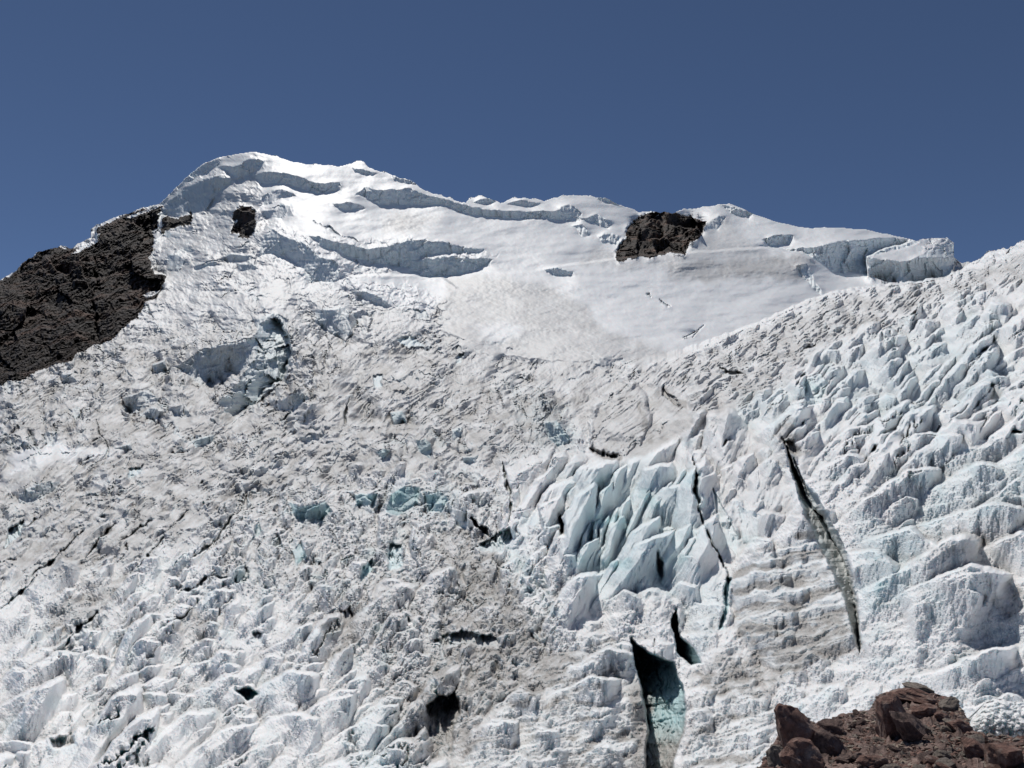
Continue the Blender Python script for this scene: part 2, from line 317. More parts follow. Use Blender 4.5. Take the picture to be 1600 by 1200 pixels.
# ------------------------------------------------------------------ cliffs, upper mountain
CL = [
 ([(277,285),(307,262),(345,247),(344,257),(307,280),(277,298)], .3),
 ([(340,262),(362,260),(390,247),(412,251),(410,260),(385,276),(370,279),(360,271)], .3),
 ([(255,320),(285,295),(330,276),(360,276),(365,286),(352,292),(335,312),(320,330),(300,338),(257,338),(247,360),(249,337)], .4),
 ([(395,274),(412,267),(445,270),(482,282),(512,287),(532,285),(532,297),(515,301),(495,304),(475,295),(440,287),(407,287)], .35),
 ([(410,307),(425,297),(445,297),(462,306),(440,312),(417,322),(409,322)], .3),
 ([(412,332),(437,319),(452,321),(452,335),(440,342),(412,339)], .3),
 ([(407,370),(425,360),(450,372),(477,380),(500,400),(530,412),(530,435),(520,442),(482,440),(475,422),(445,397),(407,400)], .5),
 ([(480,367),(500,370),(537,382),(575,388),(600,386),(640,374),(690,378),(720,384),(757,390),(748,396),(700,396),(660,402),(640,420),(600,415),(560,405),(510,390)], .55),
 ([(640,408),(700,400),(770,405),(762,415),(720,430),(680,434),(640,426)], .55),
 ([(555,305),(575,292),(600,297),(640,295),(675,305),(715,317),(760,327),(800,329),(860,331),(890,325),(905,335),(900,347),(860,343),(800,341),(760,340),(720,332),(690,320),(645,322),(595,320)], .4),
 ([(550,262),(570,265),(592,273),(575,275),(555,269)], .3),
 ([(610,271),(635,280),(655,291),(640,289),(615,281)], .3),
 ([(520,320),(550,316),(570,327),(540,330)], .3),
 ([(262,395),(275,397),(290,410),(280,425),(262,423)], .5),
 ([(300,417),(342,405),(340,414),(305,423)], .5),
 ([(345,405),(360,396),(390,398),(392,407),(360,410)], .4),
 ([(370,414),(395,410),(405,418),(375,424)], .4),
 ([(550,455),(575,456),(600,469),(612,478),(600,480),(575,470)], .3),
 ([(490,483),(540,480),(548,500),(550,525),(540,535),(510,515),(492,505)], .5),
 ([(280,570),(320,545),(360,538),(395,535),(400,550),(370,570),(340,590),(310,590)], .5),
 ([(395,500),(430,490),(445,505),(440,530),(405,528)], .5),
 ([(350,630),(390,595),(435,560),(450,545),(454,570),(430,608),(400,628),(370,645)], .5),
 ([(430,625),(470,610),(482,622),(465,640),(435,641)], .4),
 ([(190,622),(225,609),(250,622),(238,634),(208,648)], .35),
 ([(215,648),(240,635),(255,645),(245,657)], .4),
 ([(265,640),(290,632),(297,650),(282,655)], .35),
 ([(66,683),(75,672),(90,677),(82,697),(70,697)], .4),
 ([(108,640),(122,634),(127,650),(118,657)], .5),
 ([(176,700),(205,693),(207,704)], .5),
 ([(28,772),(60,755),(95,750),(88,765),(45,788),(28,786)], .55),
 ([(95,585),(112,582),(118,597),(100,600)], .4),
 ([(238,570),(258,562),(264,580),(240,583)], .35),
 ([(450,785),(470,792),(510,783),(520,800),(500,812),(462,812)], 1.25),  # centre ice cliffs, next rows too: tint deepened to paint in the faces' shade
 ([(552,772),(590,770),(588,790),(560,792)], 1.25),
 ([(604,800),(612,770),(628,760),(658,760),(652,788),(620,808)], 1.25),
 ([(662,772),(690,768),(702,782),(692,800),(668,800)], 1.2),
 ([(650,690),(664,684),(676,700),(672,716),(655,706)], 1.2), ([(585,708),(600,700),(612,706),(600,718)], 1.2), ([(705,672),(722,668),(722,684),(708,686)], .9), ([(850,660),(872,655),(892,690),(870,700),(856,684)], 1.1), ([(610,645),(630,642),(636,660),(616,664)], 1.1), ([(720,715),(745,712),(742,722),(724,722)], 1.0), ([(300,690),(320,682),(338,678),(332,690),(306,702)], 1.1), ([(455,860),(470,848),(480,868),(462,888)], 1.1), ([(395,830),(404,815),(410,830),(400,842)], 1.0),
 ([(700,790),(730,800),(735,830),(712,825)], .4),
 # far right
 ([(1210,390),(1265,387),(1320,375),(1385,371),(1437,377),(1430,384),(1390,393),(1365,400),(1355,428),(1305,426),(1270,405),(1255,394)], .4),
 ([(1190,375),(1210,367),(1240,367),(1235,384),(1200,385)], .35),
 ([(1245,416),(1262,410),(1270,435),(1282,450),(1282,461),(1265,446),(1250,432)], .45),
 ([(1358,403),(1378,405),(1420,409),(1447,395),(1482,377),(1492,384),(1491,402),(1485,430),(1430,442),(1392,440),(1358,430)], .45),
 ([(1125,319),(1150,324),(1177,335),(1170,342),(1150,338),(1135,328)], .3),
 ([(1110,345),(1125,335),(1135,340),(1120,360),(1105,358)], .45),
 ([(872,325),(890,319),(910,332),(905,346),(885,346)], .35),
 ([(908,343),(935,335),(957,345),(950,358)], .35),
 ([(895,353),(910,350),(922,366),(910,369)], .35),
 ([(934,369),(945,363),(972,368),(966,381),(940,381)], .35),
 ([(925,304),(950,309),(966,321),(940,316)], .3),
 ([(850,421),(875,417),(895,425),(893,434),(862,431)], .4),
 ([(740,315),(760,308),(775,316),(760,320)], .3), ([(795,318),(820,312),(850,320),(820,324)], .3),
 # near slope
 ([(1256,592),(1280,582),(1294,598),(1284,630),(1256,637)], .7),
 ([(1115,762),(1135,800),(1152,835),(1152,870),(1135,850),(1118,800)], .5),
 ([(1155,790),(1190,805),(1180,850),(1160,850)], .4),
 ([(780,830),(800,800),(840,790),(850,830),(800,870)], .0),
]
for p, b in CL: cliff(p, 1.15, b * .7, push=0)
w, d = sdf([(1355,402),(1372,392),(1408,382),(1443,371),(1482,368),(1494,376),(1494,404),(1487,430),(1430,445),(1392,442),(1356,430)], 4, .7)
DL[w] -= sstep(1, -1, d) * 22
GY[w] = np.where((d < 0) & (Y[w] < 402), GY[w] * .3, GY[w])
# lips: the snow above a cliff overhangs slightly and sits nearer
# ------------------------------------------------------------------ big blocks of the central ice fall (steep faces)
BLOCKS = {
 'stripe': [(1142,905),(1160,880),(1195,860),(1235,850),(1262,800),(1290,845),(1316,905),(1332,960),(1337,1016),(1270,1030),(1232,1060),(1195,1040),(1150,990)],
 'front':  [(700,1360),(705,1200),(760,1130),(830,1060),(880,1010),(940,985),(990,1010),(1020,1080),(1004,1140),(985,1200),(1000,1360)],
 'fang':   [(1062,962),(1075,900),(1095,870),(1130,905),(1132,945),(1122,985),(1095,1035),(1085,1012)],
 'slope':  [(770,905),(800,830),(840,795),(865,812),(872,850),(850,910),(800,960)],
 'foot':   [(1080,1100),(1110,1050),(1180,1060),(1215,1110),(1200,1190),(1190,1360),(1060,1360),(1068,1180)],
}
for k, s, b in (('stripe', .72, .15), ('front', .55, .12), ('fang', .7, .3), ('slope', .4, .08), ('foot', .55, .1)):
    w, d = sdf(BLOCKS[k], 14, 1.2); m = sstep(4, -7, d)
    GY[w] = np.maximum(GY[w], m * s); blue[w] = np.maximum(blue[w], m * b)
    DL[w] -= sstep(0, -22, d) * 7
# horizontal melt stripes
sxx, syy = rot(X + WX * 1.5, Y + WY * 1.2, 12)
sq = gnoise(sxx / 210, syy / 17, 401) + .55 * gnoise(sxx / 120, syy / 7.5, 402)
Mst = np.zeros((NY, NX), F32)
for k in ('stripe', 'front', 'foot'):
    w, d = sdf(BLOCKS[k], 14, 1); Mst[w] = np.maximum(Mst[w], sstep(8, -8, d))
Mst = np.maximum(Mst, R_rlow * .35)
Mst = np.maximum(Mst, R_strp * .4)
DL += Mst * np.clip(np.abs(sq) * -13 + 3, -9, 6)
dirt_shade += Mst * (sstep(.25, .0, np.abs(sq)) * .35)
w, d = sdf(BLOCKS['stripe'], 10, 1); mb = sstep(6, -6, d)
for kk, am_ in (('front', .45), ('foot', .4)):
    w, d = sdf(BLOCKS[kk], 10, 1); b2 = sstep(6, -6, d); bs2 = np.sin((syy[w] + gnoise(sxx[w] / 60, syy[w] / 60, 414) * 22) / 5.4)
    dirt_shade[w] = np.clip(dirt_shade[w] + b2 * am_ * sstep(.2, .9, bs2) * sstep(-.4, .3, gnoise(sxx[w] / 50, syy[w] / 14, 415)), 0, 1); DL[w] += b2 * bs2 * 3.2
w, d = sdf(BLOCKS['stripe'], 10, 1); mb = sstep(6, -6, d)
bsn = np.sin((syy[w] + gnoise(sxx[w] / 70, syy[w] / 70, 411) * 12) / 5.2 + 1) ; lo_ = sstep(860, 1010, Y[w])
dirt_shade[w] = np.clip(dirt_shade[w] + mb * (sstep(.0, .7, bsn) * 1.5 * sstep(-.5, .4, gnoise(sxx[w] / 60, syy[w] / 12, 412) + .25) + lo_ * .15), 0, 1)
DL[w] += mb * bsn * 5.5

# ------------------------------------------------------------------ holes and crevasses
HO = [
 ([(617,532),(640,524),(667,541),(640,544)], 9, .6), ([(710,541),(720,541),(720,552),(712,552)], 12, .2), ([(713,556),(724,553),(722,568),(713,571)], 12, .6),
 ([(583,588),(595,586),(597,604),(585,606)], 10, .6), ([(198,730),(223,729),(218,742),(204,749)], 16, .6),
 ([(8,856),(14,828),(40,812),(32,836)], 22, .6), ([(565,885),(582,872),(581,892),(562,910)], 26, .9),
 ([(608,850),(626,852),(631,885),(606,894)], 18, .7), ([(744,856),(770,838),(796,822),(802,842),(782,863),(758,862)], 34, .5),
 ([(645,485),(665,485),(668,496),(652,498)], 7, .4),
 ([(664,1104),(676,1094),(688,1084),(700,1088),(713,1076),(717,1108),(709,1148),(704,1188),(696,1152),(686,1126),(672,1120)], 46, .3),
 ([(676,1000),(720,984),(782,998),(776,1014),(722,1004),(692,1014)], 26, .4),
 ([(986,1000),(1015,1020),(1050,1034),(1066,1070),(1073,1118),(1066,1146),(1052,1190),(1046,1240),(1040,1345),(1008,1345),(1012,1240),(1008,1190),(1012,1140),(1006,1090),(994,1042)], 120, .92, 1, 1),  # chasm and the slits after it: deep teal colour paints in wall shade
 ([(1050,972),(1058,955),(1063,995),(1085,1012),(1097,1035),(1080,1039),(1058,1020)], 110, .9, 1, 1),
 ([(1123,985),(1131,945),(1135,900),(1143,905),(1138,945),(1131,984)], 40, .9),
 ([(1225,690),(1245,735),(1267,790),(1285,806),(1303,842),(1321,884),(1334,928),(1341,975),(1343,1018),(1334,990),(1321,940),(1303,893),(1279,850),(1258,803),(1238,742)], 110, .55, -1, 1),
 ([(1240,715),(1258,752),(1286,790),(1310,830),(1326,870),(1338,925),(1346,1012),(1343,1018),(1341,975),(1334,928),(1321,884),(1303,842),(1285,806),(1267,790)], 60, .35, 1),
 ([(920,700),(945,706),(970,710),(962,716),(935,712)], 12, .0), ([(1028,868),(1036,880),(1034,908),(1026,900)], 25, .4),
 ([(872,808),(880,812),(882,834),(874,836)], 22, .2), ([(398,985),(412,990),(408,1004),(394,1000)], 14, .3),
 ([(366,1080),(392,1072),(404,1084),(385,1094)], 14, .8), 
 ([(76,1154),(112,1146),(118,1162),(84,1170)], 8, .0), ([(530,955),(548,948),(552,966),(534,972)], 18, .0),
 ([(440,575),(452,560),(448,590),(425,610)], 12, .3), ([(1085,735),(1092,740),(1090,775),(1085,770)], 20, .7),
 ([(1222,685),(1240,690),(1250,706),(1240,712)], 14, .1),
]
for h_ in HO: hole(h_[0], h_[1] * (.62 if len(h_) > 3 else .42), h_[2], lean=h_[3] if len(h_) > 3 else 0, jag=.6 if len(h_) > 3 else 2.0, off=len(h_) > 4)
CR = [([(786,722),(792,760),(798,800),(794,815)], 6, 14), ([(545,622),(542,640),(534,662)], 4, 10), ([(1125,577),(1145,584),(1166,588)], 4, 18), ([(1084,715),(1088,760),(1092,800)], 3.4, 16),
 ([(1092,798),(1108,840),(1130,880),(1138,912)], 3, 15), ([(490,346),(540,370),(568,379)], 3, 4), ([(1010,461),(1017,466)], 2.5, 5), ([(1032,467),(1045,481)], 2.4, 5),
 ([(1035,606),(1045,618),(1062,634)], 12, 8), ([(50,900),(80,880),(130,830)], 4, 12),
 ([(130,870),(160,840),(185,815)], 5, 14), ([(190,845),(215,830),(240,815)], 4, 12), ([(330,850),(350,820),(375,795)], 5, 14),
 ([(300,870),(320,858),(335,840)], 4, 12), ([(215,890),(235,860),(255,840)], 4, 10), ([(0,950),(30,930),(60,900)], 5, 12),
 ([(1020,1000),(1028,1060),(1040,1100)], 3, 10),
 ([(735,810),(760,830),(775,850)], 7, 16), ([(280,930),(320,905),(360,900)], 4, 10), ([(150,660),(170,700),(160,730)], 2, 6),
 ([(250,985),(300,955)], 3, 10), ([(100,1010),(130,980),(150,960)], 7, 16)]
for p, wdt, d in CR: crack(p, wdt, d)
for k in range(46):   # short random slits following the flow, left and middle ice
    x = random.uniform(-60, 880); y = random.uniform(600, 1000); a = math.radians(random.gauss(40, 14)); l = random.uniform(8, 34)
    crack([(x, y), (x + l * math.cos(a) * .5 + random.uniform(-2, 2), y - l * math.sin(a) * .5), (x + l * math.cos(a), y - l * math.sin(a))],
          random.uniform(1.2, 3), random.uniform(3, 8))
for k in range(30):
    x = random.uniform(1050, 1700); y = random.uniform(500, 720); a = math.radians(random.gauss(36, 8)); l = random.uniform(12, 50)
    crack([(x, y), (x + l * math.cos(a), y - l * math.sin(a))], random.uniform(1.5, 3), random.uniform(4, 9))

# the deep hollow of the upper ice fall
HOL = [(385,533),(398,527),(408,503),(430,497),(450,526),(457,545),(452,562),(448,580),(440,595),(425,606),(400,626),(372,648),(352,646),(342,628),(360,608),(385,580),(400,558)]
hole(HOL, 18, .5, .15, 1.3, 2.0, lean=-1)
cliff([(276,574),(300,560),(330,543),(355,535),(385,530),(400,534),(402,558),(378,582),(350,580),(335,596),(310,600)], 1.0, .35)
cliff([(396,500),(430,488),(452,500),(440,520),(405,524)], 1.0, .35)
w, d = sdf(HOL, 4, 1.3); m = sstep(3, -3, d)
DL[w] += m * (facets((X[w] + WX[w] * 3) / 30, (Y[w] + WY[w] * 3) / 36, 811) * 5); GY[w] = np.maximum(GY[w], m * .9)
# broken steps: rows of short ice faces that run along the flow
def steps(region, deg, sx, sy_, th, amt, seed, bl=.25, dt=.2):
    a_, b_ = rot(X + WX * 3, Y + WY * 3, deg)
    n = fbm(a_ / sx, b_ / sy_, 2, seed, .35); g2 = gnoise(X / (sx * .6), Y / (sx * .6), seed + 5)
    m = sstep(th, th * .4, np.abs(n)) * sstep(-.05, .22, g2) * region
    m = m * sstep(-.5, .1, gnoise(X / 9, Y / 9, seed + 9))
    ftex[:] = np.maximum(ftex, m * .75); GY[:] = np.maximum(GY, m * amt); blue[:] = np.maximum(blue, m * bl); dirt_shade[:] = np.clip(dirt_shade + m * dt, 0, 1)
    return m
steps(R_left, 36, 260, 34, .085, 1.0, 821)
steps(R_left, 10, 150, 40, .07, 1.0, 822, .4, .05)
steps(R_av, 14, 120, 34, .09, 1.0, 823, .35, .0)
steps(R_mid, 30, 90, 50, .13, 1.0, 824, .4, .25)
steps(R_low, 44, 220, 60, .06, .95, 825, .15, .25)
steps(R_rlump + R_rtop, 40, 220, 50, .05, .95, 826, .3, .2)

# ------------------------------------------------------------------ rock outcrops
ROCKS = {
 'big': [(-170,540),(-60,474),(0,437),(25,420),(50,399),(60,390),(95,384),(118,386),(150,375),(158,352),(200,334),(252,320),(246,345),(240,372),(232,400),(240,425),(262,430),(256,448),(232,470),(215,490),(190,513),(170,535),(150,537),(100,567),(60,582),(30,594),(0,602),(-170,660)],
 'mid': [(963,405),(961,392),(974,378),(984,352),(1000,333),(1024,327),(1052,332),(1078,341),(1103,344),(1097,358),(1084,376),(1068,396),(1030,399),(990,403)],
 'island': [(362,330),(375,322),(392,323),(399,332),(396,341),(399,352),(394,362),(388,372),(374,371),(372,362),(362,365),(366,354),(372,344),(363,340)],
 'under': [(250,356),(257,340),(300,337),(304,344),(296,351),(278,354),(262,362),(252,366)],
}
label = np.zeros((NY, NX), np.int16)
rk = facets((X + WX * 2) / 22, (Y + WY * 2) / 9, 61) * 2.5 + facets((X + WX * 2) / 75, (Y + WY) / 44, 62) * 20 + facets((X + WX) / 7, (Y + WY) / 4, 63) * 1.6
ax, ay = rot(X + WX * 2, Y + WY * 2, 28)
rk += ridge(ax / 80, ay / 12, 4, 64, .62) * -7 + fbm(X / 90, Y / 70, 3, 68) * 18 + fbm(X / 3, Y / 3, 2, 66) * 1.2
rk2 = facets((X + WX * 2) / 12, (Y + WY * 2) / 9, 71) * 5 + facets((X + WX * 2) / 34, (Y + WY) / 22, 72) * 24 + facets((X + WX) / 5, (Y + WY) / 4, 73) * 1.2
for i, (k, lbl) in enumerate((('big', 1), ('mid', 2), ('island', 3), ('under', 4))):
    w, d = sdf(ROCKS[k], 8, 1.5 if k != 'island' else .8)
    d = d + gnoise(X[w] / 4, Y[w] / 4, 81) * (2.2 if lbl != 2 else 1.0)
    m = sstep(1.6, -1.6, d); rockm[w] = np.maximum(rockm[w], m); label[w][d < 0] = lbl
    f = (rk if lbl == 1 else rk2)[w] * (1 if lbl <= 2 else .6)
    GY[w] = GY[w] * (1 - m) + m * (.45 if lbl == 1 else .7)
    DL[w] += m * f
for p_ in ([(196,340),(225,329),(248,321),(246,326),(222,335),(205,341)], [(222,463),(234,453),(250,452),(240,458),(228,465)], [(108,396),(128,380),(158,364),(152,377),(122,392)], [(236,360),(250,348),(252,372),(240,380)]):
    w, d = sdf(p_, 4, .8); m = sstep(1, -1, d); rockm[w] *= 1 - m; q = label[w]; q[d < 0] = 0
crack([(147,405),(150,440),(146,470),(150,505),(156,535)], 9, 14, 0, 0, 1)   # gully in the rock
dirt_shade *= 1 - rockm; blue *= 1 - rockm; calm *= 1 - rockm; ftex *= 1 - rockm

# ------------------------------------------------------------------ relief noise
am = 1 - calm
am = np.clip(am, .0, 1)
nf = sstep(1300, 400, Y)        # 0 near bottom
BX = fbm(X / 240, Y / 200, 2, 931) * 14; BY = fbm(X / 240, Y / 200, 2, 932) * 14
ax, ay = rot(X + WX * .8 + BX, Y + WY * .8 + BY, 34)
bx_, by_ = rot(X + WX * 2 + BX, Y + WY * 2 + BY, 44)
cx_, cy_ = rot(X + WX * 1.5 + BX, Y + WY * 1.5 + BY, 22)
N = np.zeros((NY, NX), F32)
wl = R_left
MODN = .30 + 1.05 * sstep(-.32, .38, gnoise(X / 120, Y / 62, 991) + .4 * gnoise(X / 40, Y / 24, 992))
N += wl * MODN * ((ridge(ax / 56, ay / 8.5, 2, 101, .5) * 2.9 + ridge(ax / 30, ay / 3.8, 1, 102) * .8) * (.75 + .5 * fbm(X / 70, Y / 40, 2, 108)) + facets((X + WX * 2) / 34, (Y + WY * 2) / 16, 104) * 2.2 + fbm(X / 90, Y / 44, 4, 103) * 20)
N += R_av * (.45 + .7 * sstep(-.3, .35, gnoise(X / 80, Y / 44, 993))) * (facets((X + WX * 2) / 9, (Y + WY * 2) / 5, 105) * .9 + ridge(X / 16, Y / 5, 3, 106) * .7 + facets((X + WX * 2) / 40, (Y + WY * 2) / 20, 109) * 3.6 + fbm(X / 60, Y / 30, 4, 107) * 11)
N += R_rtop * (ridge(ax / 46, ay / 7, 3, 111, .5) * 1.9 + fbm(X / 60, Y / 36, 3, 112) * 10)
N += R_rlump * (ridge(bx_ / 60, by_ / 9, 2, 121, .5) * 1.2 + facets((X + WX * 2) / 40, (Y + WY * 2) / 22, 122) * 1.4 + fbm(X / 90, Y / 56, 3, 123) * 20)
N += R_low * (ridge(bx_ / 70, by_ / 12, 3, 131, .5) * 1.5 + facets((X + WX * 2) / 30, (Y + WY * 2) / 20, 132) * 1.6 + fbm(X / 90, Y / 60, 3, 133) * 19)
N += R_mid * (facets((X + WX * 2) / 30, (Y + WY * 2) / 19, 141) * 6 + facets((X + WX * 2) / 11, (Y + WY * 2) / 8, 142) * 2.4 + ridge(bx_ / 40, by_ / 11, 3, 144, .5) * 2.2 + fbm(X / 60, Y / 44, 4, 143) * 20)
N += R_rlow * (ridge(cx_ / 90, cy_ / 16, 3, 151, .55) * 2.4 + fbm(X / 110, Y / 50, 4, 153) * 24)
fx_, fy_ = rot(X + WX, Y + WY, 64)
N += R_flute * (ridge(fx_ / 90, fy_ / 9, 3, 161, .5) * 1.2 + fbm(X / 80, Y / 80, 2, 163) * 9)
N += R_strp * (fbm(X / 70, Y / 50, 4, 171, .5) * 22 + facets((X + WX * 2) / 30, (Y + WY * 2) / 18, 172) * 2)
N += R_cser * (ridge(fx_ / 60, fy_ / 14, 3, 181, .5) * 2 + fbm(X / 50, Y / 50, 3, 183) * 12)
oth = np.clip(1 - (R_left + R_av + R_rtop + R_rlump + R_low + R_mid + R_rlow + R_flute + R_strp + R_cser), 0, 1) * am
N += oth * (facets((X + WX * 2) / 16, (Y + WY * 2) / 9, 191) * 2.5 + fbm(X / 40, Y / 24, 4, 192) * 5)
ex_, ey_ = (X + WX * 2 - 968) , (Y + WY * 2 - 655)
eu, ev = ex_ * .92 + ey_ * .38, ey_ * .92 - ex_ * .38
rho = np.sqrt((eu / 48) ** 2 + (ev / 62) ** 2)
N -= 26 * np.sqrt(np.clip(1 - rho ** 2, 0, 1)) * sstep(1.0, .93, rho)
rb_ = np.sqrt(((X + WX - 1042) / 44) ** 2 + ((Y + WY - 650) / 50) ** 2)
N += 13 * np.clip(1 - rb_ ** 2, 0, 1) * sstep(.9, 1.05, rho)
N += R_dome * ridge(ax / 60, ay / 9, 2, 197, .5) * 1.3
calm[:] = np.maximum(calm * (1 - .0 * rho), .0)
w, d, t_ = ldist([(1036,606),(1050,620),(1070,634)], 20, 2.5); dirt_shade[w] = np.maximum(dirt_shade[w], sstep(11, 2, d) * 1.25)
w, d, t_ = ldist([(925,700),(945,712),(968,714)], 20, 1); dirt_shade[w] = np.maximum(dirt_shade[w], sstep(7, 2, d) * 1.3)
w, d, t_ = ldist([(1000,640),(1008,668),(1018,690)], 20, 3); dirt_shade[w] = np.maximum(dirt_shade[w], sstep(12, 2, d) * .95)
# serac chaos near the hollow and centre
R_ch = np.maximum(soft([(280,545),(420,490),(500,480),(560,540),(480,640),(350,650),(300,600)], 14), soft([(760,590),(860,600),(900,650),(880,720),(800,720),(740,640)], 14))
R_ch = np.maximum(R_ch, soft([(640,370),(740,380),(770,410),(700,440),(640,430)], 6) * .6)
N += R_ch * (facets((X + WX * 2) / 18, (Y + WY * 2) / 14, 195) * 6 + facets((X + WX) / 8, (Y + WY) / 6, 196) * 2)
SP = np.zeros((NY, NX), F32)
for cx0, cy0, rr in ((232,636,50),(75,688,32),(60,764,48),(458,625,36),(125,648,24),(620,700,36),(700,690,40),(485,800,44),(640,780,62),(330,690,26),(430,850,40),(300,560,24),(565,500,30),(390,690,26),(270,590,20),(840,650,44),(560,860,44),(390,900,36)):
    q_ = np.sqrt(((X + WX * 5 - cx0) / rr) ** 2 + ((Y + WY * 5 - cy0) / (rr * .5)) ** 2); SP = np.maximum(SP, sstep(1.15, .6, q_))
BLK = facets((X + WX) / 24, (Y + WY) / 19, 197)
N = N * (1 - .65 * SP) + SP * (BLK * 15 + facets((X + WX * 2) / 9, (Y + WY * 2) / 7, 198) * 2.2)
blue = np.maximum(blue, SP * sstep(0, .5, BLK) * .5)
# crust, everywhere but calm snow
crust = fbm(X / 5.5, Y / 4.5, 3, 201, .65)
camp = (.55 + .75 * R_low + .9 * R_mid + 1.0 * R_strp + 1.0 * R_rlow - .2 * R_rlump - .35 * R_flute)
N += crust * camp * 1.15 * am
N *= (1 - rockm) * (1 - .93 * ftex) * np.clip(am + .03, 0, 1)
# calm snow undulation
N += calm * (fbm(X / 90, Y / 26, 3, 211) * 2.6 + fbm(X / 9, Y / 3.5, 3, 212) * .2 * (1 + 2 * dirt_shade))
# cliff faces: ribs and strata
N += ftex * (ridge((X + WX) / 9, (Y + WY) / 34, 3, 221, .6) * .7 + ridge((X + WX) / 60, (Y + WY) / 5.5, 3, 222, .5) * .35 + facets((X + WX * 2) / 22, Y / 26, 223) * 1.5)
FN *= 1 - soft([(1344,950),(1420,950),(1430,1075),(1330,1075)], 12)
FN *= 1 - soft([(700,740),(790,742),(860,706),(925,722),(1000,716),(1060,684),(1092,640),(1000,600),(700,560)], 10)
N *= 1 - .55 * np.clip(P1 + P2, 0, 1)
w, d = sdf(BLOCKS['stripe'], 10, 1); N[w] *= 1 - .6 * sstep(4, -6, d)
N *= 1 - .6 * blur(HM, 1)
N += blur(HM, 1) * (.15 + .85 * sstep(660, 720, Y)) * (ridge((X + WX * 2) / 9, (Y + WY) / 60, 3, 231, .55) * 4.5 + fbm(X / 16, Y / 30, 3, 233) * 6 + facets((X + WX * 2) / 26, (Y + WY * 2) / 60, 232) * 2)
N -= np.where(rockm > .5, 0, FN) * (1 - .8 * blur(HM, 1.5)) * (1 - .6 * ftex) * (1 - R_dome) * (1 - .8 * np.clip(calm, 0, 1)) * 1.0
DL += N
UPR = .12 + .15 * np.clip(R_low + R_rlow + R_strp + R_cser + R_mid * .7 + R_rlump * .8 + R_left * .7 + R_flute * .5, 0, 1)
UPR = np.where(ftex > .3, -.2, UPR)
UPR = np.where(rockm > .3, -.3, UPR)
# tops of cliffs: growth steeper right above so the snow reads as a shelf
shelf = np.zeros_like(GY); sh = int(round(5 / STEP)); shelf[:-sh] = GY[sh:]; shelf = np.clip(shelf - GY, 0, 1)
GYn = GY - .55 * blur(shelf, 1.5)

w, d, t_ = ldist([(820,424),(900,412),(960,404),(1060,395),(1150,390),(1200,387),(1240,394),(1268,402)], 6, .4); GYn[w] -= sstep(2.2, .6, d) * 3.2 * sstep(0, .15, t_)
w, d, t_ = ldist([(700,478),(690,500),(700,530),(760,556),(880,566),(1000,560)], 6, 1.5); GYn[w] = np.maximum(GYn[w], sstep(3.5, .6, d) * .5)
w, d, t_ = ldist([(545,432),(600,428),(690,434),(712,446)], 6, 1.0); GYn[w] -= sstep(2.2, .6, d) * 2.5
# screened Poisson: integrate a cancelled growth
k2 = None
def integrate(c):
    global k2
    v2 = np.concatenate([c * STEP, -(c * STEP)[::-1]], 0); v2 = np.concatenate([v2, v2[:, ::-1]], 1)
    kx, ky = fftk(v2.shape)
    if k2 is None: k2 = -((kx ** 2 + ky ** 2) + (STEP / 200.0) ** 2)
    return np.fft.irfft2(np.fft.rfft2(v2) * (1j * ky) / k2, v2.shape)[:NY, :NX].astype(F32)
DLs = DL * G
L = LB + integrate(GYn * G) + DLs
# no undercut faces outside the crevasses: ice faces stand upright at most
free = 1 - np.clip(blur(HM, 2) * 1.6, 0, 1)
ok = (Y > S[None] + 3)
for it in range(4):
    gr = np.zeros_like(L); gr[1:] = (L[:-1] - L[1:]) / STEP
    lim = G * UPR
    need = np.clip(lim - gr, 0, G * 6) * free * ok
    L = L + integrate(-need)
# ------------------------------------------------------------------ attributes from shape
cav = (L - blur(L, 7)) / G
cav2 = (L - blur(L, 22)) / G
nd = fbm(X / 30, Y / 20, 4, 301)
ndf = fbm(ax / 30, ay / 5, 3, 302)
dirt_shade = dirt_shade * (1 + (.45 * nd + .35 * ndf) * (1 - .6 * calm))
dirt_shade += am * (sstep(1.0, 8, cav) * .16 + sstep(2, 18, cav2) * .10) * (1 - rockm) * (1 - blue * .6) - am * sstep(-1, -8, cav) * .12
dirt_shade = np.clip(dirt_shade, 0, 1) * (1 - ftex * .5) * (1 - .8 * HM * sstep(.3, .6, blue))
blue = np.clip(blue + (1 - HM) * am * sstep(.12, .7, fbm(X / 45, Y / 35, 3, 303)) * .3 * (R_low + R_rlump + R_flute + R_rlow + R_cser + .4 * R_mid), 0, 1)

dirt_shade = np.where(HM > .3, np.clip(dirt_shade + .8 * sstep(1120, 1170, Y) * sstep(980, 1000, X) * sstep(1090, 1070, X), 0, 1), dirt_shade)
w, d, t_ = ldist([(985,1010),(1000,1090),(1004,1150),(1000,1340)], 40, 3); dirt_shade[w] = np.maximum(dirt_shade[w], sstep(34, 0, d) * sstep(1030, 1090, Y[w]) * 1.1)
w, d, t_ = ldist([(1262,800),(1300,855),(1328,925),(1342,1010)], 30, 2); dirt_shade[w] = np.maximum(dirt_shade[w], sstep(20, 4, d) * .6 * (X[w] < 1341))  # grime tone painted on as shade for the left wall of the cleft
